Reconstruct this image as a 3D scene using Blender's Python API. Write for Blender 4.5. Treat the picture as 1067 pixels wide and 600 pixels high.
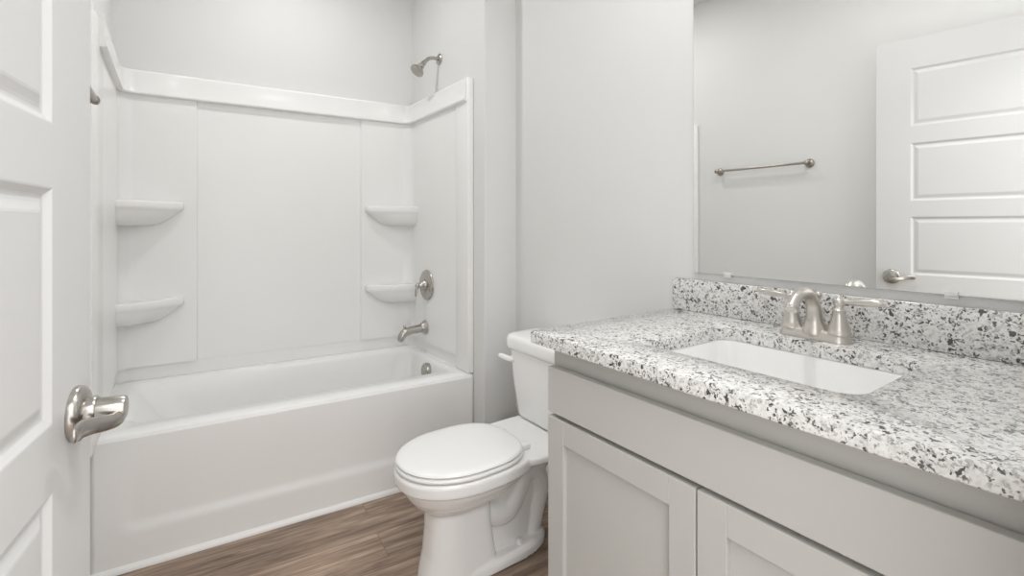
import bpy, bmesh, math
from mathutils import Vector, Matrix

for o in list(bpy.data.objects):
    bpy.data.objects.remove(o, do_unlink=True)
SC = bpy.context.scene
COL = SC.collection
PI = math.pi
sin, cos = math.sin, math.cos

# ------------------------------------------------------------------ camera
CAM_H = 1.17
cd = bpy.data.cameras.new('camera'); cam = bpy.data.objects.new('camera', cd); COL.objects.link(cam)
cd.sensor_width = 36.0; cd.sensor_fit = 'HORIZONTAL'
cd.lens = 36.0 * 499.0 / 1067.0
cd.shift_y = -(300 - 235.5) / 1067.0
cd.clip_start = 0.02
cam.location = (0, 0, CAM_H)
cam.rotation_euler = (PI / 2, 0, -math.radians(35.238))
SC.camera = cam

# ------------------------------------------------------------------ world, lamps, exposure
w = bpy.data.worlds.new('world'); SC.world = w; w.use_nodes = True
bg = w.node_tree.nodes['Background']
bg.inputs[0].default_value = (1.0, 0.995, 0.985, 1); bg.inputs[1].default_value = 2.3

def area(name, loc, size, power, color=(1, 0.995, 0.985), rot=(0, 0, 0), shape='DISK', sy=None):
    l = bpy.data.lights.new(name, 'AREA'); l.shape = shape; l.size = size
    if sy: l.size_y = sy
    l.energy = power; l.color = color
    o = bpy.data.objects.new(name, l); COL.objects.link(o)
    o.location = loc; o.rotation_euler = rot
    return o

def bulb(name, loc, size, power, color=(1, 0.995, 0.985)):
    # round area light facing down
    l = bpy.data.lights.new(name, 'AREA'); l.shape = 'DISK'; l.size = size
    l.energy = power; l.color = color
    o = bpy.data.objects.new(name, l); COL.objects.link(o); o.location = loc
    return o

bulb('alcove_ceiling_lamp', (0.42, 2.12, 2.68), 0.10, 6.0)
bulb('room_ceiling_lamp', (0.72, 0.66, 2.68), 0.10, 9.2)
def strip(name, loc, power, sx, sy, roty):
    l = bpy.data.lights.new(name, 'AREA'); l.shape = 'RECTANGLE'; l.size = sx; l.size_y = sy
    l.energy = power; l.color = (1, 0.995, 0.985)
    o = bpy.data.objects.new(name, l); COL.objects.link(o); o.location = loc; o.rotation_euler = (0, roty, 0)
    return o
strip('vanity_lamp', (1.25, 0.50, 2.20), 1.2, 0.10, 0.55, math.radians(60))
bulb('hall_fill_light', (0.20, -0.60, 2.30), 0.50, 14.0)  # added fill behind the camera, brightens surfaces through the doorway

SC.view_settings.view_transform = 'Standard'
SC.view_settings.look = 'None'
SC.view_settings.gamma = 1.0
SC.view_settings.exposure = 0.0
SC.view_settings.use_curve_mapping = False

# ------------------------------------------------------------------ materials
def newmat(name):
    m = bpy.data.materials.new(name); m.use_nodes = True
    nt = m.node_tree
    return m, nt, nt.nodes['Principled BSDF']

def N(nt, t, **kw):
    n = nt.nodes.new(t)
    for k, v in kw.items():
        setattr(n, k, v)
    return n

def simple(name, col, rough, metal=0.0, bump=0.0, bscale=200, coat=0.0, spec=0.5, var=0.015):
    m, nt, p = newmat(name)
    tc = N(nt, 'ShaderNodeTexCoord')
    nz = N(nt, 'ShaderNodeTexNoise'); nz.inputs['Scale'].default_value = bscale
    nt.links.new(tc.outputs['Object'], nz.inputs['Vector'])
    nl = N(nt, 'ShaderNodeTexNoise'); nl.inputs['Scale'].default_value = 3.0
    nt.links.new(tc.outputs['Object'], nl.inputs['Vector'])
    r = N(nt, 'ShaderNodeValToRGB')
    r.color_ramp.elements[0].color = tuple(c * (1 - var) for c in col) + (1,)
    r.color_ramp.elements[1].color = tuple(min(1, c * (1 + var)) for c in col) + (1,)
    nt.links.new(nl.outputs['Fac'], r.inputs['Fac'])
    nt.links.new(r.outputs['Color'], p.inputs['Base Color'])
    p.inputs['Roughness'].default_value = rough
    p.inputs['Metallic'].default_value = metal
    p.inputs['Specular IOR Level'].default_value = spec
    if coat:
        p.inputs['Coat Weight'].default_value = coat; p.inputs['Coat Roughness'].default_value = 0.05
    if bump:
        b = N(nt, 'ShaderNodeBump'); b.inputs['Strength'].default_value = bump; b.inputs['Distance'].default_value = 0.001
        nt.links.new(nz.outputs['Fac'], b.inputs['Height']); nt.links.new(b.outputs['Normal'], p.inputs['Normal'])
    return m

M = {}
M['wall'] = simple('wall_paint', (0.77, 0.769, 0.760), 0.55, bump=0.12, bscale=260, spec=0.25)
M['ceiling'] = simple('ceiling_paint', (0.80, 0.795, 0.78), 0.8)
M['trim'] = simple('trim_paint', (0.92, 0.915, 0.905), 0.35)
M['door'] = simple('door_paint', (0.63, 0.63, 0.628), 0.4, spec=0.3)
M['tub'] = simple('tub_acrylic', (0.90, 0.898, 0.888), 0.22, spec=0.25)
M['porcelain'] = simple('porcelain', (0.95, 0.947, 0.937), 0.12, coat=0.4)
M['seat'] = simple('seat_plastic', (0.93, 0.926, 0.915), 0.25)
M['cabinet'] = simple('cabinet_paint', (0.57, 0.564, 0.542), 0.45, spec=0.3)
M['frame'] = simple('cabinet_paint_shaded', (0.55, 0.543, 0.518), 0.5)  # same cabinet paint, slightly darkened for shade under the counter overhang
M['nickel'] = simple('brushed_nickel', (0.47, 0.45, 0.42), 0.27, metal=1.0, bump=0.05, bscale=400)
M['satin'] = simple('satin_nickel', (0.66, 0.63, 0.59), 0.30, metal=1.0, bump=0.05, bscale=400)
M['dark_nickel'] = simple('dark_nickel', (0.36, 0.33, 0.30), 0.3, metal=1.0)
M['chrome'] = simple('polished_nickel', (0.62, 0.60, 0.57), 0.12, metal=1.0)
M['rubber'] = simple('dark_rubber', (0.05, 0.05, 0.05), 0.6)
M['clip'] = simple('clear_plastic', (0.75, 0.75, 0.74), 0.2)

m, nt, p = newmat('mirror_glass')
p.inputs['Base Color'].default_value = (0.975, 0.985, 0.975, 1); p.inputs['Metallic'].default_value = 1.0
p.inputs['Roughness'].default_value = 0.0
M['mirror'] = m
M['glass_edge'] = simple('mirror_edge_glass', (0.55, 0.58, 0.56), 0.15)

def granite():
    m, nt, p = newmat('granite')
    tc = N(nt, 'ShaderNodeTexCoord')
    L = nt.links.new
    nw = N(nt, 'ShaderNodeTexNoise'); nw.inputs['Scale'].default_value = 90; nw.inputs['Detail'].default_value = 4
    L(tc.outputs['Object'], nw.inputs['Vector'])
    mx = N(nt, 'ShaderNodeVectorMath', operation='SCALE'); mx.inputs['Scale'].default_value = 0.014
    L(nw.outputs['Color'], mx.inputs[0])
    ad = N(nt, 'ShaderNodeVectorMath', operation='ADD')
    L(tc.outputs['Object'], ad.inputs[0]); L(mx.outputs[0], ad.inputs[1])
    # mottled grey / white ground
    g1 = N(nt, 'ShaderNodeTexNoise'); g1.inputs['Scale'].default_value = 120; g1.inputs['Detail'].default_value = 5; g1.inputs['Roughness'].default_value = 0.7
    L(tc.outputs['Object'], g1.inputs['Vector'])
    r0 = N(nt, 'ShaderNodeValToRGB')
    e = r0.color_ramp.elements
    e[0].position = 0.30; e[0].color = (0.50, 0.49, 0.475, 1)
    e[1].position = 0.62; e[1].color = (0.86, 0.855, 0.84, 1)
    q = e.new(0.40); q.color = (0.68, 0.67, 0.65, 1)
    q = e.new(0.50); q.color = (0.78, 0.77, 0.755, 1)
    L(g1.outputs['Fac'], r0.inputs['Fac'])
    def specks(scale, clus, thr, soft, seed):
        v = N(nt, 'ShaderNodeTexVoronoi'); v.inputs['Scale'].default_value = scale
        of = N(nt, 'ShaderNodeVectorMath', operation='ADD'); of.inputs[1].default_value = (seed, seed * 1.7, seed * .6)
        L(ad.outputs[0], of.inputs[0]); L(of.outputs[0], v.inputs['Vector'])
        s_ = N(nt, 'ShaderNodeSeparateColor'); L(v.outputs['Color'], s_.inputs[0])
        c = N(nt, 'ShaderNodeTexNoise'); c.inputs['Scale'].default_value = clus; c.inputs['Detail'].default_value = 3
        L(of.outputs[0], c.inputs['Vector'])
        a1 = N(nt, 'ShaderNodeMath', operation='MULTIPLY_ADD'); a1.inputs[1].default_value = 1.3
        L(c.outputs['Fac'], a1.inputs[0]); L(s_.outputs[0], a1.inputs[2])
        # keep the middle of the chosen cells
        mr = N(nt, 'ShaderNodeMapRange'); mr.inputs[1].default_value = thr - soft; mr.inputs[2].default_value = thr + soft
        mr.inputs[3].default_value = 1; mr.inputs[4].default_value = 0
        L(a1.outputs[0], mr.inputs[0])
        return mr.outputs[0]
    prev = r0.outputs['Color']
    for sc_, cl_, th_, so_, sd_, col_, f_ in ((210, 60, .80, .06, 3.0, (0.32, 0.315, 0.305), .6), (150, 38, .70, .03, 0.0, (0.035, 0.035, 0.037), .95), (300, 60, .76, .05, 7.0, (0.05, 0.05, 0.05), .9)):
        k = specks(sc_, cl_, th_, so_, sd_)
        mu = N(nt, 'ShaderNodeMath', operation='MULTIPLY'); mu.inputs[1].default_value = f_; L(k, mu.inputs[0])
        mm = N(nt, 'ShaderNodeMix', data_type='RGBA'); mm.inputs[7].default_value = col_ + (1,)
        L(mu.outputs[0], mm.inputs[0]); L(prev, mm.inputs[6]); prev = mm.outputs[2]
    L(prev, p.inputs['Base Color'])
    p.inputs['Roughness'].default_value = 0.18
    p.inputs['Coat Weight'].default_value = 0.6; p.inputs['Coat Roughness'].default_value = 0.10
    return m
M['granite'] = granite()

def floor_mat():
    m, nt, p = newmat('plank_floor')
    L = nt.links.new
    tc = N(nt, 'ShaderNodeTexCoord')
    mp = N(nt, 'ShaderNodeMapping'); mp.inputs['Location'].default_value = (0.777, 0.024, 0)
    mp.inputs['Rotation'].default_value = (0, 0, math.radians(4.14))
    L(tc.outputs['Object'], mp.inputs['Vector'])
    br = N(nt, 'ShaderNodeTexBrick')
    br.inputs['Scale'].default_value = 1.0
    br.inputs['Brick Width'].default_value = 1.22; br.inputs['Row Height'].default_value = 0.152
    br.inputs['Mortar Size'].default_value = 0.0009; br.inputs['Mortar Smooth'].default_value = 0.3
    br.offset = 0.37; br.inputs['Bias'].default_value = 0
    br.inputs['Color1'].default_value = (0, 0, 0, 1); br.inputs['Color2'].default_value = (1, 1, 1, 1)
    br.inputs['Mortar'].default_value = (0.5, 0.5, 0.5, 1)
    L(mp.outputs[0], br.inputs['Vector'])
    # grain
    off = N(nt, 'ShaderNodeVectorMath', operation='SCALE'); off.inputs['Scale'].default_value = 7.0
    L(br.outputs['Color'], off.inputs[0])
    ad = N(nt, 'ShaderNodeVectorMath', operation='ADD'); L(mp.outputs[0], ad.inputs[0]); L(off.outputs[0], ad.inputs[1])
    st = N(nt, 'ShaderNodeMapping'); st.inputs['Scale'].default_value = (1.9, 15, 1)
    L(ad.outputs[0], st.inputs['Vector'])
    n1 = N(nt, 'ShaderNodeTexNoise'); n1.inputs['Scale'].default_value = 1.0; n1.inputs['Detail'].default_value = 6
    n1.inputs['Roughness'].default_value = 0.65; n1.inputs['Distortion'].default_value = 0.8
    L(st.outputs[0], n1.inputs['Vector'])
    st2 = N(nt, 'ShaderNodeMapping'); st2.inputs['Scale'].default_value = (7, 130, 1)
    L(ad.outputs[0], st2.inputs['Vector'])
    n2 = N(nt, 'ShaderNodeTexNoise'); n2.inputs['Scale'].default_value = 1.0; n2.inputs['Detail'].default_value = 3
    L(st2.outputs[0], n2.inputs['Vector'])
    r1 = N(nt, 'ShaderNodeValToRGB')
    e = r1.color_ramp.elements
    e[0].position = 0.30; e[0].color = (0.155, 0.102, 0.073, 1)
    e[1].position = 0.70; e[1].color = (0.56, 0.425, 0.325, 1)
    q = e.new(0.5); q.color = (0.34, 0.243, 0.18, 1)
    L(n1.outputs['Fac'], r1.inputs['Fac'])
    # per plank tone
    pl = N(nt, 'ShaderNodeMapRange'); pl.inputs[3].default_value = 0.68; pl.inputs[4].default_value = 1.28
    L(br.outputs['Color'], pl.inputs[0])
    m1 = N(nt, 'ShaderNodeMix', data_type='RGBA', blend_type='MULTIPLY'); m1.inputs[0].default_value = 1
    L(r1.outputs['Color'], m1.inputs[6]); L(pl.outputs[0], m1.inputs[7])
    g2 = N(nt, 'ShaderNodeMapRange'); g2.inputs[1].default_value = 0.3; g2.inputs[2].default_value = 0.7
    g2.inputs[3].default_value = 0.62; g2.inputs[4].default_value = 1.28
    L(n2.outputs['Fac'], g2.inputs[0])
    m2 = N(nt, 'ShaderNodeMix', data_type='RGBA', blend_type='MULTIPLY'); m2.inputs[0].default_value = 1
    L(m1.outputs[2], m2.inputs[6]); L(g2.outputs[0], m2.inputs[7])
    m3 = N(nt, 'ShaderNodeMix', data_type='RGBA'); m3.inputs[7].default_value = (0.16, 0.11, 0.08, 1)
    L(br.outputs['Fac'], m3.inputs[0]); L(m2.outputs[2], m3.inputs[6])
    L(m3.outputs[2], p.inputs['Base Color'])
    p.inputs['Roughness'].default_value = 0.42
    b = N(nt, 'ShaderNodeBump'); b.inputs['Strength'].default_value = 0.15; b.inputs['Distance'].default_value = 0.001
    L(n2.outputs['Fac'], b.inputs['Height']); L(b.outputs['Normal'], p.inputs['Normal'])
    return m
M['floor'] = floor_mat()

# ------------------------------------------------------------------ helpers
ROOTS = {}
def root_loc(o):
    while o.parent: o = o.parent
    return o.location.copy()

def obj(name, bm, mat, parent=None, smooth=True, mods=None, angle=40):
    """link a bmesh built in world coordinates as one object"""
    me = bpy.data.meshes.new(name)
    bmesh.ops.recalc_face_normals(bm, faces=bm.faces)
    if parent is not None:
        bmesh.ops.translate(bm, verts=bm.verts, vec=-root_loc(parent))
        org = Vector((0, 0, 0))
    else:
        lo = Vector([min(v.co[i] for v in bm.verts) for i in range(3)])
        hi = Vector([max(v.co[i] for v in bm.verts) for i in range(3)])
        org = Vector(((lo.x + hi.x) / 2, (lo.y + hi.y) / 2, lo.z))
        bmesh.ops.translate(bm, verts=bm.verts, vec=-org)
    bm.to_mesh(me); bm.free()
    me.materials.append(mat)
    if smooth:
        for p_ in me.polygons: p_.use_smooth = True
        try: me.set_sharp_from_angle(angle=math.radians(angle))
        except Exception: pass
    o = bpy.data.objects.new(name, me); COL.objects.link(o)
    if parent is not None: o.parent = parent
    else: o.location = org
    for md in (mods or []):
        x = o.modifiers.new(md[0].lower(), md[0])
        for k, v in md[1].items(): setattr(x, k, v)
    return o

def thing(name, label, cat, loc, group=None):
    o = bpy.data.objects.new(name, None); COL.objects.link(o)
    o.empty_display_size = 0.05
    o.location = loc; o['label'] = label; o['category'] = cat
    if group: o['group'] = group
    return o

def tag(o, label, cat, group=None):
    o['label'] = label; o['category'] = cat
    if group: o['group'] = group
    return o

def struct(name, bm, mat, parent=None, label=None, **kw):
    o = obj(name, bm, mat, parent, **kw)
    if parent is None: o['kind'] = 'structure'
    return o

def box(bm, x0, x1, y0, y1, z0, z1, bev=0.0, seg=2, xf=None):
    r = bmesh.ops.create_cube(bm, size=1.0)
    vs = r['verts']
    for v in vs:
        v.co = Vector((x0 + (v.co.x + .5) * (x1 - x0), y0 + (v.co.y + .5) * (y1 - y0), z0 + (v.co.z + .5) * (z1 - z0)))
    if bev > 0:
        es = list({e for v in vs for e in v.link_edges})
        rr = bmesh.ops.bevel(bm, geom=es, offset=bev, segments=seg, affect='EDGES', profile=0.5)
        vs = list({v for f in rr['faces'] for v in f.verts} | {v for v in vs if v.is_valid})
    if xf:
        for v in vs:
            if v.is_valid: v.co = xf(v.co)
    return vs

def loft(bm, rings, cap0=True, cap1=True, closed=True):
    R = [[bm.verts.new(p) for p in r] for r in rings]
    n = len(R[0])
    for a, b in zip(R[:-1], R[1:]):
        for i in range(n if closed else n - 1):
            j = (i + 1) % n
            try: bm.faces.new((a[i], a[j], b[j], b[i]))
            except ValueError: pass
    if cap0 and closed: bm.faces.new(list(reversed(R[0])))
    if cap1 and closed: bm.faces.new(R[-1])
    return R

def frame(d):
    d = Vector(d).normalized()
    up = Vector((0, 0, 1)) if abs(d.z) < 0.9 else Vector((1, 0, 0))
    a = d.cross(up).normalized(); b = a.cross(d).normalized()
    return a, b, d

def lathe(bm, prof, origin, axis, n=32):
    """prof: list of (radius, distance along axis)"""
    a, b, d = frame(axis); o = Vector(origin)
    rings = []
    for r, h in prof:
        r = max(r, 1e-4)
        rings.append([o + d * h + a * (r * cos(2 * PI * k / n)) + b * (r * sin(2 * PI * k / n)) for k in range(n)])
    return loft(bm, rings)

def catmull(P, k=8):
    P = [Vector(p) for p in P]
    out = []
    for i in range(len(P) - 1):
        p0 = P[max(i - 1, 0)]; p1 = P[i]; p2 = P[i + 1]; p3 = P[min(i + 2, len(P) - 1)]
        for s in range(k):
            t = s / k
            out.append(0.5 * ((2 * p1) + (p2 - p0) * t + (2 * p0 - 5 * p1 + 4 * p2 - p3) * t * t + (3 * p1 - p0 - 3 * p2 + p3) * t ** 3))
    out.append(P[-1])
    return out

def tube(bm, pts, rad, n=20, k=8, up=None, flat=None):
    """sweep; rad: number or list per control point; flat: (ra, rb) pairs per control point"""
    path = catmull(pts, k)
    m_ = len(path)
    def interp(L_, t):
        f = t * (len(L_) - 1); i = min(int(f), len(L_) - 2); u = f - i
        return L_[i] * (1 - u) + L_[i + 1] * u
    rings = []
    pa = None
    for i, p_ in enumerate(path):
        t = i / (m_ - 1)
        d = (path[min(i + 1, m_ - 1)] - path[max(i - 1, 0)]).normalized()
        if up is not None:
            a = d.cross(Vector(up)).normalized()
        elif pa is None:
            a = frame(d)[0]
        else:
            a = (pa - d * pa.dot(d)).normalized()
        pa = a
        b = a.cross(d).normalized()
        if flat:
            ra = interp([f_[0] for f_ in flat], t); rb = interp([f_[1] for f_ in flat], t)
        else:
            ra = rb = interp(rad, t) if isinstance(rad, (list, tuple)) else rad
        rings.append([p_ + a * (ra * cos(2 * PI * q / n)) + b * (rb * sin(2 * PI * q / n)) for q in range(n)])
    # rounded ends
    def cap(ring, c, d, rev):
        extra = []
        for s, g in ((0.35, 0.94), (0.7, 0.72), (0.95, 0.32)):
            r0 = max((v - c).length for v in ring)
            extra.append([c + (v - c) * g + d * (min((v - c).length for v in ring) * s) for v in ring])
        return list(reversed(extra)) if rev else extra
    d0 = (path[0] - path[1]).normalized(); d1 = (path[-1] - path[-2]).normalized()
    rings = cap(rings[0], path[0], d0, True) + rings + cap(rings[-1], path[-1], d1, False)
    return loft(bm, rings)

def rrect(x0, x1, y0, y1, r, z, k=6):
    """rounded rectangle ring, constant vertex count"""
    r = max(min(r, (x1 - x0) / 2 - 1e-4, (y1 - y0) / 2 - 1e-4), 1e-4)
    pts = []
    for cx, cy, a0 in ((x1 - r, y1 - r, 0), (x0 + r, y1 - r, PI / 2), (x0 + r, y0 + r, PI), (x1 - r, y0 + r, 1.5 * PI)):
        for i in range(k + 1):
            a = a0 + (PI / 2) * i / k
            pts.append(Vector((cx + r * cos(a), cy + r * sin(a), z)))
    return pts

def egg(xf, xb, xw, hw, yc, z, nf=2.0, nb=3.0, n=56):
    """plan outline, front towards -X"""
    pts = []
    for i in range(n):
        t = 2 * PI * i / n
        c, s = cos(t), sin(t)
        e = nf if c < 0 else nb
        A = (xw - xf) if c < 0 else (xb - xw)
        x = xw + A * math.copysign(abs(c) ** (2 / e), c)
        y = yc + hw * math.copysign(abs(s) ** (2 / e), s)
        pts.append(Vector((x, y, z)))
    return pts

# ------------------------------------------------------------------ room dimensions
XL, XR = -0.228, 1.36          # left wall / vanity wall faces
XE = 1.18                      # shower end wall face
YW = 1.893                     # wing wall face
ZC = 2.69
YF = 0.06                      # inside face of the doorway wall
AL = math.radians(4.1426)      # the alcove is slightly out of square
TA, CA = math.tan(AL), math.cos(AL)
def S(x, n, z=0.0):            # alcove plan coordinates -> world
    return Vector((x, n / CA - x * TA, z))
def SX(p): return S(p.x, p.y, p.z)
NF, NB = 2.073, 2.792          # apron front, alcove back wall

# ------------------------------------------------------------------ room shell
bm = bmesh.new(); box(bm, XL - .12, XR + .12, -1.6, 3.1, -0.05, 0.0)
struct('floor', bm, M['floor'], smooth=False)
bm = bmesh.new(); box(bm, XL - .12, XR + .12, -0.06, 3.1, ZC, ZC + .08)
struct('ceiling', bm, M['ceiling'], smooth=False)
bm = bmesh.new(); box(bm, XL - .12, XL, -0.06, 3.1, 0, ZC)
struct('wall_left', bm, M['wall'], smooth=False)
bm = bmesh.new(); box(bm, XR, XR + .12, -0.06, YW, 0, ZC)
struct('wall_right', bm, M['wall'], smooth=False)
bm = bmesh.new(); box(bm, XE, XR + .12, YW, 3.1, 0, ZC, bev=0.004)
struct('wall_shower_end', bm, M['wall'], smooth=False)
bm = bmesh.new()
loft(bm, [[S(XL, NB, z), S(XE, NB, z), S(XE, NB + .12, z), S(XL, NB + .12, z)] for z in (0, ZC)])
struct('wall_back', bm, M['wall'], smooth=False)
bm = bmesh.new()
box(bm, 0.62, XR, -0.06, YF, 0, ZC)
box(bm, XL, 0.62, -0.06, YF, 2.08, ZC)
struct('wall_front', bm, M['wall'], smooth=False)
# door jamb lining of the doorway
bm = bmesh.new()
box(bm, 0.600, 0.619, -0.058, YF + .004, 0, 2.079, .002)
box(bm, XL + .001, 0.600, -0.058, YF + .004, 2.060, 2.079, .002)
struct('trim_2', bm, M['trim'], smooth=False)

def baseboard(name, pts):
    """pts: plan polyline of the wall face with the room on the left side"""
    bm = bmesh.new()
    prof = [(0.0, 0.0), (0.012, 0.0), (0.012, 0.085), (0.008, 0.105), (0.003, 0.115), (0.0, 0.115)]
    P = [Vector((a, b, 0)) for a, b in pts]
    d = (P[1] - P[0]).normalized(); nrm = Vector((-d.y, d.x, 0))
    loft(bm, [[q + nrm * (a + .0005) + Vector((0, 0, z)) for a, z in prof] for q in P])
    return struct(name, bm, M['trim'], smooth=False)
baseboard('baseboard_right', [(XR, 0.975), (XR, YW - .013)])
baseboard('baseboard_wing', [(XR, YW), (XE + .002, YW)])
baseboard('baseboard_left', [(XL, 1.928), (XL, 0.12)])

# ------------------------------------------------------------------ bathtub
XT0, XT1 = XL + .003, XE - .0012
tub = thing('bathtub', 'white alcove bathtub with a smooth panelled apron under the shower surround', 'bathtub', S((XT0 + XT1) / 2, NF + .3, 0))
def rr(x0, x1, n0, n1, r, z): return [S(p.x, p.y, p.z) for p in rrect(x0, x1, n0, n1, r, z, 8)]
bm = bmesh.new()
ZR = 0.462
rings = [
    rr(XT0, XT1, NF + .022, NB - .006, .006, 0.03),
    rr(XT0, XT1, NF + .022, NB - .006, .006, 0.435),
    rr(XT0, XT1, NF + .006, NB - .006, .006, 0.444),
    rr(XT0, XT1, NF + .0005, NB - .006, .006, 0.4495),
    rr(XT0 + .0005, XT1 - .0005, NF + .0018, NB - .007, .007, 0.4545),
    rr(XT0 + .002, XT1 - .002, NF + .006, NB - .009, .010, 0.4595),
    rr(XT0 + .006, XT1 - .006, NF + .011, NB - .012, .014, ZR - .0005),
    rr(XT0 + .065, XT1 - .045, NF + .093, NB - .055, .075, ZR + .001),
    rr(XT0 + .078, XT1 - .054, NF + .097, NB - .063, .08, ZR - .003),
    rr(XT0 + .092, XT1 - .061, NF + .107, NB - .070, .085, ZR - .011),
    rr(XT0 + .105, XT1 - .066, NF + .113, NB - .076, .09, ZR - .026),
    rr(XT0 + .150, XT1 - .075, NF + .122, NB - .084, .10, ZR - .09),
    rr(XT0 + .220, XT1 - .092, NF + .136, NB - .098, .11, ZR - .20),
    rr(XT0 + .270, XT1 - .110, NF + .150, NB - .112, .12, ZR - .28),
    rr(XT0 + .300, XT1 - .130, NF + .168, NB - .130, .11, ZR - .325),
    rr(XT0 + .345, XT1 - .165, NF + .200, NB - .160, .09, ZR - .343),
    rr(XT0 + .420, XT1 - .240, NF + .260, NB - .230, .05, ZR - .350),
]
loft(bm, rings, cap0=False)
obj('tub_shell', bm, M['tub'], tub, angle=55)
# riser flange the wall panels sit on
def uprof(off, n0l, n0r, r=0.05, k=8, seam=0.0):
    xl, xr, nb = XL + off, XE - off, NB - off
    P = [(xl, n0l)]
    P += [(xl + r - r * cos(PI / 2 * i / k), nb - r + r * sin(PI / 2 * i / k)) for i in range(k + 1)]
    if seam:
        P += [(0.090, nb), (0.095, nb + seam), (0.866, nb + seam), (0.871, nb)]
    P += [(xr - r + r * sin(PI / 2 * i / k), nb - r + r * cos(PI / 2 * i / k)) for i in range(k + 1)]
    P += [(xr, n0r)]
    return P
def ushell(bm, inner, outer, zs):
    """solid U-shaped wall between two plan polylines, zs = list of (z, inset)"""
    rings = []
    for z in zs:
        rings.append([S(a, b, z) for a, b in inner] + [S(a, b, z) for a, b in reversed(outer)])
    loft(bm, rings)
bm = bmesh.new()
ushell(bm, uprof(.0125, 2.192, 2.192), uprof(.004, 2.192, 2.192), (0.45, 0.5215))
obj('tile_flange', bm, M['tub'], tub)
# apron with a sunken panel
bm = bmesh.new()
nx, nz = 96, 48
xa, xb_ = XT0, XT1 - .001
def sstep(a, b, t):
    t = max(0, min(1, (t - a) / (b - a))); return t * t * (3 - 2 * t)
grid = []
for i in range(nx + 1):
    x = xa + (xb_ - xa) * i / nx
    colv = []
    for j in range(nz + 1):
        z = 0.0 + 0.450 * j / nz
        # distance inside rounded rectangle
        x0, x1, z0, z1, rad = -0.150, 1.105, 0.120, 0.60, 0.05
        dx = max(x0 + rad - x, x - (x1 - rad), 0); dz = max(z0 + rad - z, z - (z1 - rad), 0)
        inside = rad - math.hypot(dx, dz)
        if dx == 0 and dz == 0: inside = min(x - x0, x1 - x, z - z0, z1 - z)
        rec = 0.008 * sstep(0.0, 0.04, inside) * (1 - sstep(.16, .44, z))
        n = NF + .0005 + rec
        colv.append(bm.verts.new(S(x, n, z)))
    grid.append(colv)
for i in range(nx):
    for j in range(nz):
        bm.faces.new((grid[i][j], grid[i + 1][j], grid[i + 1][j + 1], grid[i][j + 1]))
obj('apron', bm, M['tub'], tub, angle=60, mods=[('SOLIDIFY', dict(thickness=0.004, offset=-1))])
# overflow plate on the drain end wall
bm = bmesh.new()
oc = Vector((1.103, 2.345, 0.402)); ax = Vector((-1, 0, 0.16))
lathe(bm, [(0.0, -.02), (.036, -.02), (.0385, 0.0), (.0385, .012), (.036, .018), (.030, .0205), (.012, .021), (0, .021)], oc, ax, 36)
ov = obj('overflow_plate', bm, M['nickel'], tub)
bm = bmesh.new()
for k in range(8):
    a_, b_, d_ = frame(ax); ang = 2 * PI * k / 8
    c_ = oc + a_ * (.022 * cos(ang)) + b_ * (.022 * sin(ang)) + d_.normalized() * .0200
    lathe(bm, [(0, 0), (.004, 0), (.004, .0018), (0, .0018)], c_, ax, 10)
obj('overflow_holes', bm, M['dark_nickel'], ov)
bm = bmesh.new()
lathe(bm, [(0, 0), (.036, 0), (.036, .004), (.028, .006), (.02, .004), (0, .004)], S(0.86, 2.41, ZR - .349), (0, 0, 1), 32)
obj('drain', bm, M['nickel'], tub)
# white bead along the foot of the apron
bm = bmesh.new()
prof = [(0, 0), (-.019, 0), (-.019, .006), (-.016, .013), (-.010, .018), (-.003, .0205), (0, .0205)]
loft(bm, [[S(x, NF + .002 + a, z + .0003) for a, z in prof] for x in (XL + .002, XE + .004)])
struct('trim_1', bm, M['trim'])

# ------------------------------------------------------------------ shower surround
sur = thing('shower_surround', 'glossy white moulded three wall shower surround with corner shelves above the bathtub', 'shower surround', S(.48, NB - .02, 0.53))
ZS0, ZS1 = 0.522, 1.80
bm = bmesh.new()
ushell(bm, uprof(.024, 2.085, 2.085, r=.055, seam=.011), uprof(.002, 2.085, 2.085, r=.055, seam=.0), (ZS0, ZS0 + .003, ZS1))
obj('wall_panel', bm, M['tub'], sur, angle=30)
# raised band round the top
bm = bmesh.new()
rings = []
for z, off in ((1.772, .020), (1.7725, .038), (1.775, .0435), (1.780, .0450), (1.787, .0430), (1.800, .0395), (1.860, .0345), (1.874, .0355), (1.882, .0345), (1.886, .029), (1.886, .020)):
    rings.append([S(a, b, z) for a, b in uprof(off, 2.085, 2.085, r=.05, seam=.004)] + [S(a, b, z) for a, b in reversed(uprof(.002, 2.085, 2.085, r=.05))])
loft(bm, rings)
obj('top_band', bm, M['tub'], sur, angle=50)
# front pilasters
bm = bmesh.new()
box(bm, XE - .030, XE - .0005, NF - .002, 2.19, ZR + .002, 1.884, .004, 3, xf=SX)
obj('front_flange', bm, M['tub'], sur)
bm = bmesh.new()
box(bm, XL + .0005, XL + .0250, 1.915, 2.19, ZR + .002, 1.860, .004, 3, xf=SX)
obj('front_flange', bm, M['tub'], sur)
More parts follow.
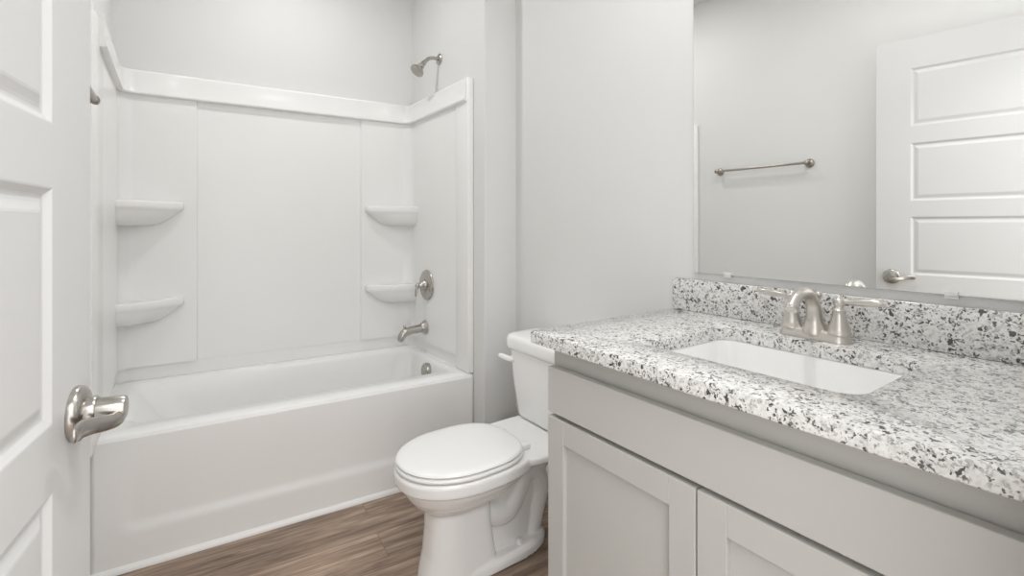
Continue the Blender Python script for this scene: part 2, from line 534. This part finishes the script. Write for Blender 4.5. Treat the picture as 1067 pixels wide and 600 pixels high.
# corner shelves
def shelf(side, z):
    bm = bmesh.new()
    if side < 0: cx, sgn, back, sd = XL + .018, 1, .250, .16
    else: cx, sgn, back, sd = XE - .018, -1, .272, .115
    cn = NB - .018
    def outline(sb, sc, z):
        B, D = back * sb, sd * sc
        k = sc
        ctl = [(0, 0), (B, 0), (B, -.026 * k), (B - .016, -.052 * k), (B * .74, -.078 * k), (B * .40, -D * .90), (B * .12, -D), (0, -D)]
        fr = catmull([Vector((a, b, 0)) for a, b in ctl[1:]], 6)
        pts = [Vector((0, 0, 0))] + fr
        return [S(cx + sgn * p_.x, cn + p_.y, z) for p_ in pts]
    rings = [outline(.50, .50, z - .112), outline(.62, .70, z - .104), outline(.72, .82, z - .090), outline(.82, .90, z - .070), outline(.90, .94, z - .052), outline(.955, .955, z - .040), outline(.99, .985, z - .034), outline(1.0, 1.0, z - .026),
             outline(1.0, 1.0, z - .010), outline(.99, .99, z - .003), outline(.97, .97, z), outline(.93, .93, z - .002), outline(.86, .86, z - .004)]
    loft(bm, rings)
    return bm
for side in (-1, 1):
    for z in (1.283, 0.836):
        obj('corner_shelf', shelf(side, z), M['tub'], sur, angle=60)

# ------------------------------------------------------------------ shower fittings
XP = XE - .0243
sh = thing('wall_shower', 'brushed nickel shower head on a short bent arm above the white surround', 'shower head', (XE, 2.353, 2.075))
bm = bmesh.new()
lathe(bm, [(0, 0.0), (.030, 0.0), (.031, .003), (.028, .007), (.018, .012), (.012, .014), (0, .014)], (XE - .0003, 2.353, 2.075), (-1, 0, 0), 32)
obj('wall_flange', bm, M['nickel'], sh)
bm = bmesh.new()
tube(bm, [(XE - .002, 2.353, 2.075), (XE - .035, 2.353, 2.076), (XE - .062, 2.353, 2.068), (XE - .083, 2.353, 2.050), (XE - .094, 2.353, 2.036)], .0095, 16, 8)
obj('shower_arm', bm, M['nickel'], sh)
bm = bmesh.new()
lathe(bm, [(0, -.006), (.012, -.006), (.0135, 0), (.0135, .010), (.0105, .013), (.0105, .016), (.016, .020), (.018, .026), (.0165, .032), (.022, .040), (.030, .050), (.036, .058), (.038, .064), (.0375, .069), (.034, .072), (.026, .071), (0, .070)],
      (XE - .093, 2.353, 2.038), (-.62, -.05, -.78), 36)
hd = obj('shower_head', bm, M['nickel'], sh)
bm = bmesh.new()
a_, b_, d_ = frame((-.62, -.05, -.78)); fc = Vector((XE - .093, 2.353, 2.038)) + d_ * .0705
for rr_, cnt in ((.009, 6), (.018, 10), (.026, 14)):
    for k in range(cnt):
        an = 2 * PI * k / cnt
        lathe(bm, [(0, -.001), (.0017, -.001), (.0013, .002), (0, .002)], fc + a_ * (rr_ * cos(an)) + b_ * (rr_ * sin(an)), d_, 8)
obj('nozzles', bm, M['dark_nickel'], hd)

vt = thing('shower_valve', 'round brushed nickel shower valve plate with lever handle on the surround end wall', 'shower valve', (XP, 2.455, 0.842))
vc = Vector((XP, 2.455, 0.842))
bm = bmesh.new()
lathe(bm, [(0, -.0), (.082, 0), (.084, .003), (.082, .008), (.074, .013), (.066, .0135), (.060, .016), (.030, .017), (0, .017)], vc + Vector((-.0003, 0, 0)), (-1, 0, 0), 48)
obj('escutcheon', bm, M['nickel'], vt)
bm = bmesh.new()
lathe(bm, [(0, .015), (.030, .015), (.031, .018), (.029, .024), (.021, .034), (.015, .046), (.013, .056), (.0145, .060), (.013, .066), (.008, .070), (0, .071)], vc, (-1, 0, 0), 32)
hb = obj('handle_hub', bm, M['nickel'], vt)
bm = bmesh.new()
tube(bm, [vc + Vector((-.056, 0, .006)), vc + Vector((-.064, -.004, -.010)), vc + Vector((-.070, -.008, -.032)), vc + Vector((-.073, -.011, -.055))], None, 14, 8, flat=[(.007, .007), (.008, .006), (.0095, .005), (.007, .004)])
obj('lever', bm, M['nickel'], hb)
bm = bmesh.new()
lathe(bm, [(0, .016), (.034, .016), (.034, .0185), (0, .0185)], vc, (-1, 0, 0), 32)
obj('hub_collar', bm, M['dark_nickel'], vt)

sp = thing('tub_spout', 'brushed nickel tub spout with diverter knob on the end wall above the tub', 'tub spout', (XP, 2.478, 0.600))
bm = bmesh.new()
y0 = 2.478
lathe(bm, [(0, 0), (.039, 0), (.040, .003), (.037, .008), (.030, .017), (.025, .028), (0, .028)], (XP - .0003, y0, .602), (-1, 0, 0), 32)
obj('wall_flange', bm, M['nickel'], sp)
bm = bmesh.new()
tube(bm, [(XP - .010, y0, .602), (XP - .05, y0, .598), (XP - .095, y0, .594), (XP - .122, y0, .588), (XP - .138, y0, .573), (XP - .146, y0, .556)], [.024, .0225, .022, .0225, .0215, .0185], 22, 8)
so = obj('spout_body', bm, M['nickel'], sp)
bm = bmesh.new()
lathe(bm, [(0, 0), (.0035, 0), (.0035, .012), (.008, .014), (.0085, .019), (.006, .023), (0, .024)], (XP - .124, y0, .604), (0, 0, 1), 20)
obj('diverter_knob', bm, M['nickel'], so)

# ------------------------------------------------------------------ toilet
YT = 1.445
to = thing('toilet', 'white two piece toilet with closed lid between the bathtub and the grey vanity', 'toilet', (0.98, YT, 0))
bm = bmesh.new()
rings = [  # pedestal column and bowl
    egg(.654, .915, .79, .092, YT, 0.0, 2.5, 7), egg(.658, .910, .79, .089, YT, .03, 2.5, 7), egg(.672, .900, .79, .084, YT, .09, 2.6, 7),
    egg(.680, .888, .79, .081, YT, .17, 2.6, 7), egg(.681, .886, .79, .081, YT, .235, 2.6, 6), egg(.655, .890, .79, .093, YT, .252, 2.3, 4),
    egg(.632, .960, .80, .124, YT, .270, 2.1, 2.6), egg(.612, 1.01, .80, .148, YT, .296, 2.1, 2.5), egg(.598, 1.05, .81, .163, YT, .320, 2.1, 2.5),
    egg(.592, 1.07, .81, .168, YT, .334, 2.1, 2.5), egg(.578, 1.08, .81, .178, YT, .340, 2.1, 2.6), egg(.576, 1.09, .81, .180, YT, .372, 2.1, 2.6), egg(.580, 1.09, .81, .177, YT, .381, 2.1, 2.6)]
loft(bm, rings)
# base flange
loft(bm, [egg(.70, 1.15, .95, .099, YT, 0, 3, 2.6), egg(.70, 1.15, .95, .099, YT, .028, 3, 2.6), egg(.71, 1.14, .95, .091, YT, .042, 3, 2.6)])
# web below the deck
loft(bm, [egg(.80, 1.13, .96, .050, YT, .02, 2.5, 3), egg(.80, 1.125, .96, .046, YT, .14, 2.5, 3), egg(.80, 1.15, .96, .050, YT, .24, 2.5, 3), egg(.80, 1.26, .98, .075, YT, .32, 2.5, 3), egg(.80, 1.30, 1.0, .10, YT, .36, 2.5, 3)])
# trapway relief
for sy in (-1, 1):
    yy = YT + sy * .022
    tube(bm, [(.84, yy, .245), (.90, yy, .175), (.97, yy, .155), (1.02, yy, .205), (1.05, yy, .262), (1.10, yy, .262), (1.125, yy, .19), (1.105, yy, .10), (1.085, yy, .03)],
         [.045, .048, .046, .042, .042, .042, .040, .038, .038], 16, 6)
# rear deck
loft(bm, [egg(.93, 1.342, 1.12, .085, YT, .318, 4, 6), egg(.93, 1.342, 1.12, .120, YT, .338, 4, 6), egg(.93, 1.342, 1.12, .160, YT, .350, 4, 7), egg(.94, 1.342, 1.12, .176, YT, .360, 4, 7), egg(.94, 1.342, 1.12, .176, YT, .376, 4, 7), egg(.945, 1.339, 1.12, .172, YT, .381, 4, 7)])
# floor bolt cap seats
bowl = obj('bowl', bm, M['porcelain'], to, mods=[('REMESH', dict(mode='VOXEL', voxel_size=0.004, use_smooth_shade=True)), ('SMOOTH', dict(factor=0.5, iterations=5))])
for sy in (-1, 1):
    bm = bmesh.new()
    lathe(bm, [(0, -.004), (.0125, -.004), (.0125, .010), (.010, .0145), (.004, .0165), (0, .0165)], (1.005, YT + sy * .069, .042), (0, 0, 1), 24)
    obj('bolt_cap', bm, M['seat'], to)
# tank
def rr3(x0, x1, hw, r, z): return rrect(x0, x1, YT - hw, YT + hw, r, z, 7)
bm = bmesh.new()
loft(bm, [rr3(1.178, 1.335, .170, .04, .381), rr3(1.168, 1.338, .182, .045, .388), rr3(1.163, 1.340, .187, .045, .40), rr3(1.152, 1.342, .204, .045, .52), rr3(1.144, 1.344, .215, .045, .655), rr3(1.146, 1.343, .213, .045, .664)])
tk = obj('tank', bm, M['porcelain'], to, angle=60)
bm = bmesh.new()
loft(bm, [rr3(1.138, 1.346, .221, .045, .662), rr3(1.131, 1.348, .227, .05, .668), rr3(1.129, 1.349, .229, .052, .678), rr3(1.129, 1.349, .229, .052, .703), rr3(1.132, 1.348, .226, .05, .713), rr3(1.139, 1.345, .219, .046, .7195), rr3(1.152, 1.338, .206, .04, .7225)])
obj('tank_lid', bm, M['porcelain'], to, angle=60)
bm = bmesh.new()
lathe(bm, [(0, 0), (.014, 0), (.014, .008), (.011, .012), (0, .013)], (1.1475, YT + .172, .622), (-1, 0, 0), 24)
tube(bm, [(1.134, YT + .168, .622), (1.127, YT + .180, .624), (1.117, YT + .200, .629), (1.110, YT + .216, .632)], None, 14, 8, up=(0, 0, 1), flat=[(.007, .011), (.007, .012), (.0065, .012), (.006, .0095)])
obj('flush_lever', bm, M['seat'], to)
# seat + lid
def egs(xf, xb, hw, z): return egg(xf, xb, .80, hw, YT, z, 2.1, 2.9)
bm = bmesh.new()
loft(bm, [egs(.590, 1.005, .166, .3835), egs(.583, 1.010, .173, .3855), egs(.580, 1.012, .176, .390), egs(.582, 1.010, .174, .3965), egs(.588, 1.006, .168, .3985)])
st_ = obj('seat_ring', bm, M['seat'], to, angle=60)
bm = bmesh.new()
loft(bm, [egs(.592, 1.002, .165, .4005), egs(.586, 1.006, .171, .402), egs(.583, 1.008, .174, .406), egs(.586, 1.006, .171, .4115), egs(.594, 1.000, .163, .4145), egs(.62, .985, .142, .4165), egs(.68, .95, .095, .4178)])
obj('seat_lid', bm, M['seat'], to, angle=60)
for sy in (-1, 1):
    bm = bmesh.new()
    box(bm, 0.992, 1.035, YT + sy * .078 - .018, YT + sy * .078 + .018, .3805, .3990, .005, 3)
    obj('seat_hinge', bm, M['seat'], to)

# ------------------------------------------------------------------ vanity cabinet
YV0, YV1 = 0.064, 0.957
van = thing('vanity_cabinet', 'light grey painted vanity cabinet with two shaker doors under the granite top', 'cabinet', ((.80 + XR) / 2, (YV0 + YV1) / 2, 0))
bm = bmesh.new()
FX = .811     # face frame front
box(bm, FX + .02, XR - .002, YV1 - .016, YV1, 0, .8685, .001)          # end panels
box(bm, FX + .02, XR - .002, YV0, YV0 + .016, 0, .8685, .001)
box(bm, FX + .02, XR - .002, YV0 + .016, YV1 - .016, .10, .116)        # bottom
box(bm, XR - .010, XR - .002, YV0 + .016, YV1 - .016, .116, .8685)     # back
box(bm, FX + .07, FX + .085, YV0 + .016, YV1 - .016, 0.0, .10)         # toe kick
carc = obj('carcass', bm, M['cabinet'], van, smooth=False)
bm = bmesh.new()
box(bm, FX, FX + .0195, YV1 - .040, YV1, .10, .8685, .001)
box(bm, FX, FX + .0195, YV0, YV0 + .040, .10, .8685, .001)
box(bm, FX, FX + .0195, YV0 + .040, YV1 - .040, .800, .8685)
box(bm, FX, FX + .0195, YV0 + .040, YV1 - .040, .660, .715)
box(bm, FX, FX + .0195, YV0 + .040, YV1 - .040, .10, .145)
box(bm, FX, FX + .0195, .500, .545, .145, .660)
obj('face_frame', bm, M['frame'], van, smooth=False)
DX0, DX1 = .785, FX - .005
bm = bmesh.new()
box(bm, DX0, DX1, YV0 + .008, YV1 - .006, .697, .812, .002, 2)
obj('drawer_front', bm, M['cabinet'], van, smooth=False)
def shaker(y0, y1, z0, z1):
    bm = bmesh.new(); st = .058; rl = .058
    box(bm, DX0, DX1, y0, y0 + st, z0, z1, .0015, 2)
    box(bm, DX0, DX1, y1 - st, y1, z0, z1, .0015, 2)
    box(bm, DX0 + .0004, DX1, y0 + st, y1 - st, z1 - rl, z1, .0012, 2)
    box(bm, DX0 + .0004, DX1, y0 + st, y1 - st, z0, z0 + rl, .0012, 2)
    box(bm, DX0 + .012, DX1 - .002, y0 + st - .004, y1 - st + .004, z0 + rl - .004, z1 - rl + .004)
    return bm
obj('door', shaker(.5265, YV1 - .006, .115, .686), M['cabinet'], van, smooth=False)
obj('door', shaker(YV0 + .008, .5225, .115, .686), M['cabinet'], van, smooth=False)

# ------------------------------------------------------------------ granite top
CX0, CX1, CY0, CY1 = .7525, XR - .001, YF + .002, .985
ZT, ZB = .900, .8690
HX0, HX1, HY0, HY1 = .880, 1.207, .300, .724
bm = bmesh.new()
K = 8
def cr(o, z, r=.006): return rrect(CX0 + o, CX1 - o * .02, CY0 + o * .02, CY1 - o, r, z, K)
def hr(o, z): return rrect(HX0 - o, HX1 + o, HY0 - o, HY1 + o, .045 + o, z, K)
rings = [hr(0, ZB), hr(0, ZT - .002), hr(.0006, ZT - .0006), hr(.002, ZT), cr(.003, ZT), cr(.0009, ZT - .0009), cr(0, ZT - .003), cr(0, ZB + .002), cr(.001, ZB + .0005), cr(.002, ZB), hr(0, ZB)]
loft(bm, rings, cap0=False, cap1=False)
bmesh.ops.remove_doubles(bm, verts=bm.verts, dist=1e-6)
ct = obj('vanity_countertop', bm, M['granite'], None, angle=25)
tag(ct, 'speckled black and white granite countertop slab with a rectangular sink cutout', 'countertop')
bm = bmesh.new()
box(bm, XR - .021, XR - .001, CY0 + .001, 1.012 - .03, ZT + .0003, 1.0005, .0025, 2)
bs = obj('granite_backsplash', bm, M['granite'], None, angle=50)
tag(bs, 'low upright granite backsplash strip standing along the wall below the mirror', 'backsplash')

# ------------------------------------------------------------------ sink
sk = thing('undermount_sink', 'white rectangular undermount sink set below the granite cutout', 'sink', (1.04, .512, .74))
bm = bmesh.new()
def sr(o, z, r=.05): return rrect(HX0 - o, HX1 + o, HY0 - o, HY1 + o, r, z, K)
rings = [sr(.020, .8685, .06), sr(.003, .8685, .05), sr(.001, .867, .049), sr(.000, .864, .048), sr(-.004, .83, .046), sr(-.010, .785, .044), sr(-.016, .758, .042), sr(-.026, .746, .038), sr(-.045, .740, .03), sr(-.10, .736, .02)]
outer = [sr(-.10, .726, .02), sr(-.04, .728, .03), sr(-.012, .738, .042), sr(-.004, .757, .045), sr(.005, .80, .05), sr(.009, .855, .052), sr(.020, .859, .06)]
loft(bm, rings + outer + [sr(.020, .8685, .06)], cap0=False, cap1=False)
# floor of the basin
for z in (.736, .726):
    bm.faces.new([bm.verts.new(p_) for p_ in sr(-.10, z, .02)])
bmesh.ops.remove_doubles(bm, verts=bm.verts, dist=1e-6)
obj('basin', bm, M['porcelain'], sk, angle=50)
bm = bmesh.new()
lathe(bm, [(0, 0), (.032, 0), (.032, .002), (.026, .0035), (.022, .002), (.020, .004), (.012, .0055), (0, .006)], (1.06, .512, .7362), (0, 0, 1), 32)
obj('drain', bm, M['nickel'], sk)

# ------------------------------------------------------------------ faucet
FXC, FYC = 1.262, .522
fa = thing('sink_faucet', 'brushed nickel two handle bathroom faucet with arched spout on the granite top', 'faucet', (FXC, FYC, ZT))
bm = bmesh.new()
def fr_(o, z, r): return rrect(FXC - .027 + o, FXC + .027 - o, FYC - .078 + o, FYC + .078 - o, r, z, 8)
loft(bm, [fr_(0, ZT + .0003, .027), fr_(0, ZT + .004, .027), fr_(.003, ZT + .010, .024), fr_(.006, ZT + .017, .021), fr_(.0075, ZT + .022, .0195), fr_(.012, ZT + .0235, .015)])
obj('base_plate', bm, M['satin'], fa, angle=60)
for sy in (-1, 1):
    hc = Vector((FXC, FYC + sy * .052, ZT))
    bm = bmesh.new()
    lathe(bm, [(0, .018), (.0255, .018), (.026, .021), (.0245, .0245), (.022, .028), (.0205, .036), (.0165, .052), (.0135, .066), (.0128, .070), (.0138, .0725), (.0138, .0755), (.011, .0785), (.0092, .082), (.0100, .086), (.0128, .090), (.0136, .095), (.0125, .100), (.009, .1035), (.0045, .105), (.0035, .107), (0, .1085)], hc, (0, 0, 1), 32)
    vb = obj('handle_body', bm, M['satin'], fa)
    bm = bmesh.new()
    q = hc + Vector((0, 0, .0955))
    tube(bm, [q + Vector((0, sy * .008, 0)), q + Vector((.001, sy * .022, .0005)), q + Vector((.002, sy * .045, .0025)), q + Vector((.003, sy * .066, .004)), q + Vector((.003, sy * .078, .004)), q + Vector((.003, sy * .086, .004))],
         [.0062, .0062, .0088, .0092, .0074, .0032], 16, 6)
    obj('handle_lever', bm, M['satin'], vb)
bm = bmesh.new()
lathe(bm, [(0, .012), (.0285, .012), (.0280, .020), (.0245, .028), (.0215, .036), (.0202, .044), (0, .044)], (FXC, FYC, ZT), (0, 0, 1), 32)
tube(bm, [(FXC, FYC, ZT + .030), (FXC - .001, FYC, ZT + .058), (FXC - .010, FYC, ZT + .086), (FXC - .034, FYC, ZT + .108), (FXC - .064, FYC, ZT + .1135), (FXC - .092, FYC, ZT + .106), (FXC - .112, FYC, ZT + .089)],
     [.0200, .0175, .0150, .0136, .0129, .0126, .0126], 24, 8)
spo = obj('spout', bm, M['satin'], fa, angle=60)
bm = bmesh.new()
dd = Vector((-.62, 0, -.78)).normalized()
lathe(bm, [(0, -.002), (.0134, -.002), (.0144, .000), (.0144, .004), (.0136, .006), (.0132, .010), (.0100, .010), (0, .008)], Vector((FXC - .113, FYC, ZT + .0885)), dd, 28)
obj('aerator', bm, M['satin'], spo)
bm = bmesh.new()
lathe(bm, [(0, .02), (.003, .02), (.003, .088), (.0048, .090), (.0048, .093), (.0035, .095), (.006, .099), (.0078, .104), (.0065, .109), (.003, .1115), (0, .112)], (FXC + .021, FYC, ZT), (0, 0, 1), 20)
obj('lift_rod', bm, M['satin'], fa)

# ------------------------------------------------------------------ mirror
MY0, MY1, MZ0, MZ1 = YF + .04, .912, 1.0225, 1.96
mi = thing('wall_mirror', 'large frameless mirror on the wall above the granite backsplash', 'mirror', (XR, (MY0 + MY1) / 2, MZ0))
bm = bmesh.new()
gx = XR - .0085
box(bm, gx, XR - .0005, MY0, MY1, MZ0, MZ1)
ed = obj('mirror_back', bm, M['glass_edge'], mi, smooth=False)
bm = bmesh.new()
c = [(MY0 + .0008, MZ0 + .0008), (MY1 - .0008, MZ0 + .0008), (MY1 - .0008, MZ1 - .0008), (MY0 + .0008, MZ1 - .0008)]
loft(bm, [[Vector((x, a, b)) for a, b in c] for x in (gx - .0006, gx - .0001)])
obj('mirror_glass', bm, M['mirror'], mi, smooth=False)
def clip(y):
    bm = bmesh.new()
    box(bm, gx - .006, XR - .0005, y - .011, y + .011, MZ0 - .007, MZ0 - .0002, .0015, 2)
    box(bm, gx - .006, gx - .0012, y - .011, y + .011, MZ0 - .004, MZ0 + .009, .0015, 2)
    obj('clip', bm, M['clip'], mi)
clip(0.795); clip(0.292)

# ------------------------------------------------------------------ towel bar on the left wall
tb = thing('towel_bar', 'slim brushed nickel towel bar on the left wall, seen in the mirror', 'towel bar', (XL, 1.515, 1.528))
BY0, BY1, BZ = 1.236, 1.775, 1.524
for y in (BY0, BY1):
    bm = bmesh.new()
    lathe(bm, [(0, 0), (.024, 0), (.0245, .004), (.021, .009), (.013, .013), (.0095, .022), (.009, .032), (.0105, .040), (.0125, .043), (.0125, .053), (.009, .056), (.004, .058), (0, .059)], (XL + .0004, y, BZ), (1, 0, 0), 28)
    obj('post', bm, M['dark_nickel'], tb)
bm = bmesh.new()
lathe(bm, [(0, 0), (.0075, 0), (.0075, BY1 - BY0), (0, BY1 - BY0)], (XL + .048, BY0, BZ), (0, 1, 0), 20)
obj('bar', bm, M['dark_nickel'], tb)

# ------------------------------------------------------------------ door
DE = Vector((-.0950, .8820, 0))                     # foot of the free edge, room face
da = math.radians(8.30)
DD = Vector((sin(da), cos(da), 0)); DN = Vector((cos(da), -sin(da), 0))
DW, DZ0, DZ1, DT = .800, .012, 2.046, .035
def DP(w_, z, t=0.0): return DE - DD * w_ + DN * t + Vector((0, 0, z))
stile = .1285
panels = [(1.636, 1.908), (1.2868, 1.559), (.9418, 1.2145), (.595, .865), (.250, .522)]
PW0, PW1 = stile, DW - stile
bm = bmesh.new()
def quad(a, b, c_, d_): bm.faces.new([bm.verts.new(v) for v in (a, b, c_, d_)])
for side in (0, 1):
    def T(t): return t if side == 0 else -DT - t
    def Q(w0, w1, z0, z1, t=0.0): quad(DP(w0, z0, T(t)), DP(w1, z0, T(t)), DP(w1, z1, T(t)), DP(w0, z1, T(t)))
    Q(0, PW0, DZ0, DZ1); Q(PW1, DW, DZ0, DZ1)
    zz = [DZ0] + [v for p_ in reversed(panels) for v in p_] + [DZ1]
    for k in range(0, len(zz), 2): Q(PW0, PW1, zz[k], zz[k + 1])
    for z0, z1 in panels:
        prof = [(0, 0), (.002, -.0005), (.009, -.0062), (.011, -.0068), (.014, -.0068), (.018, -.0058), (.027, -.0025), (.030, -.0020)]
        R = []
        for i_, t in prof:
            R.append([DP(PW0 + i_, z0 + i_, T(t)), DP(PW1 - i_, z0 + i_, T(t)), DP(PW1 - i_, z1 - i_, T(t)), DP(PW0 + i_, z1 - i_, T(t))])
        loft(bm, R, cap0=False, cap1=True)
for z in (DZ0, DZ1): quad(DP(0, z, 0), DP(DW, z, 0), DP(DW, z, -DT), DP(0, z, -DT))
for w_ in (0, DW): quad(DP(w_, DZ0, 0), DP(w_, DZ1, 0), DP(w_, DZ1, -DT), DP(w_, DZ0, -DT))
bmesh.ops.remove_doubles(bm, verts=bm.verts, dist=1e-5)
door = struct('door_1', bm, M['door'], smooth=False)
# lever set
LW, LZ = .060, .930
hc = DP(LW, LZ)
bm = bmesh.new()
lathe(bm, [(0, .0002), (.0345, .0002), (.0350, .003), (.0335, .008), (.029, .0115), (.024, .0125), (.0195, .0135), (0, .0135)], hc, DN, 44)
rose = obj('door_handle', bm, M['nickel'], door)
bm = bmesh.new()
lathe(bm, [(0, .012), (.0195, .012), (.0200, .021), (.0185, .0235), (.0165, .024), (.0160, .049), (.0145, .0525), (0, .0535)], hc, DN, 32)
def LP(w_, z, t): return DP(w_, z, t)
tube(bm, [LP(LW - .008, LZ - .006, .0460), LP(LW + .010, LZ - .009, .0475), LP(LW + .028, LZ - .008, .0420), LP(LW + .048, LZ - .003, .0315), LP(LW + .070, LZ + .001, .0245), LP(LW + .088, LZ + .001, .0240)],
     None, 18, 8, up=DN, flat=[(.0110, .0065), (.0105, .0060), (.0095, .0050), (.0100, .0042), (.0105, .0040), (.0085, .0032)])
obj('lever', bm, M['nickel'], rose)
bm = bmesh.new()
box(bm, -.001, .0012, -.029, -.006, LZ - .028, LZ + .028)
for v in bm.verts: v.co = DP(-v.co.x, v.co.z, v.co.y)
lp = obj('latch_plate', bm, M['nickel'], door, smooth=False)
for zc in (0.25, 1.03, 1.82):
    bm = bmesh.new()
    lathe(bm, [(0, 0), (.006, 0), (.006, .09), (0, .09)], DP(DW + .004, zc, -.002), (0, 0, 1), 12)
    obj('hinge', bm, M['nickel'], door)
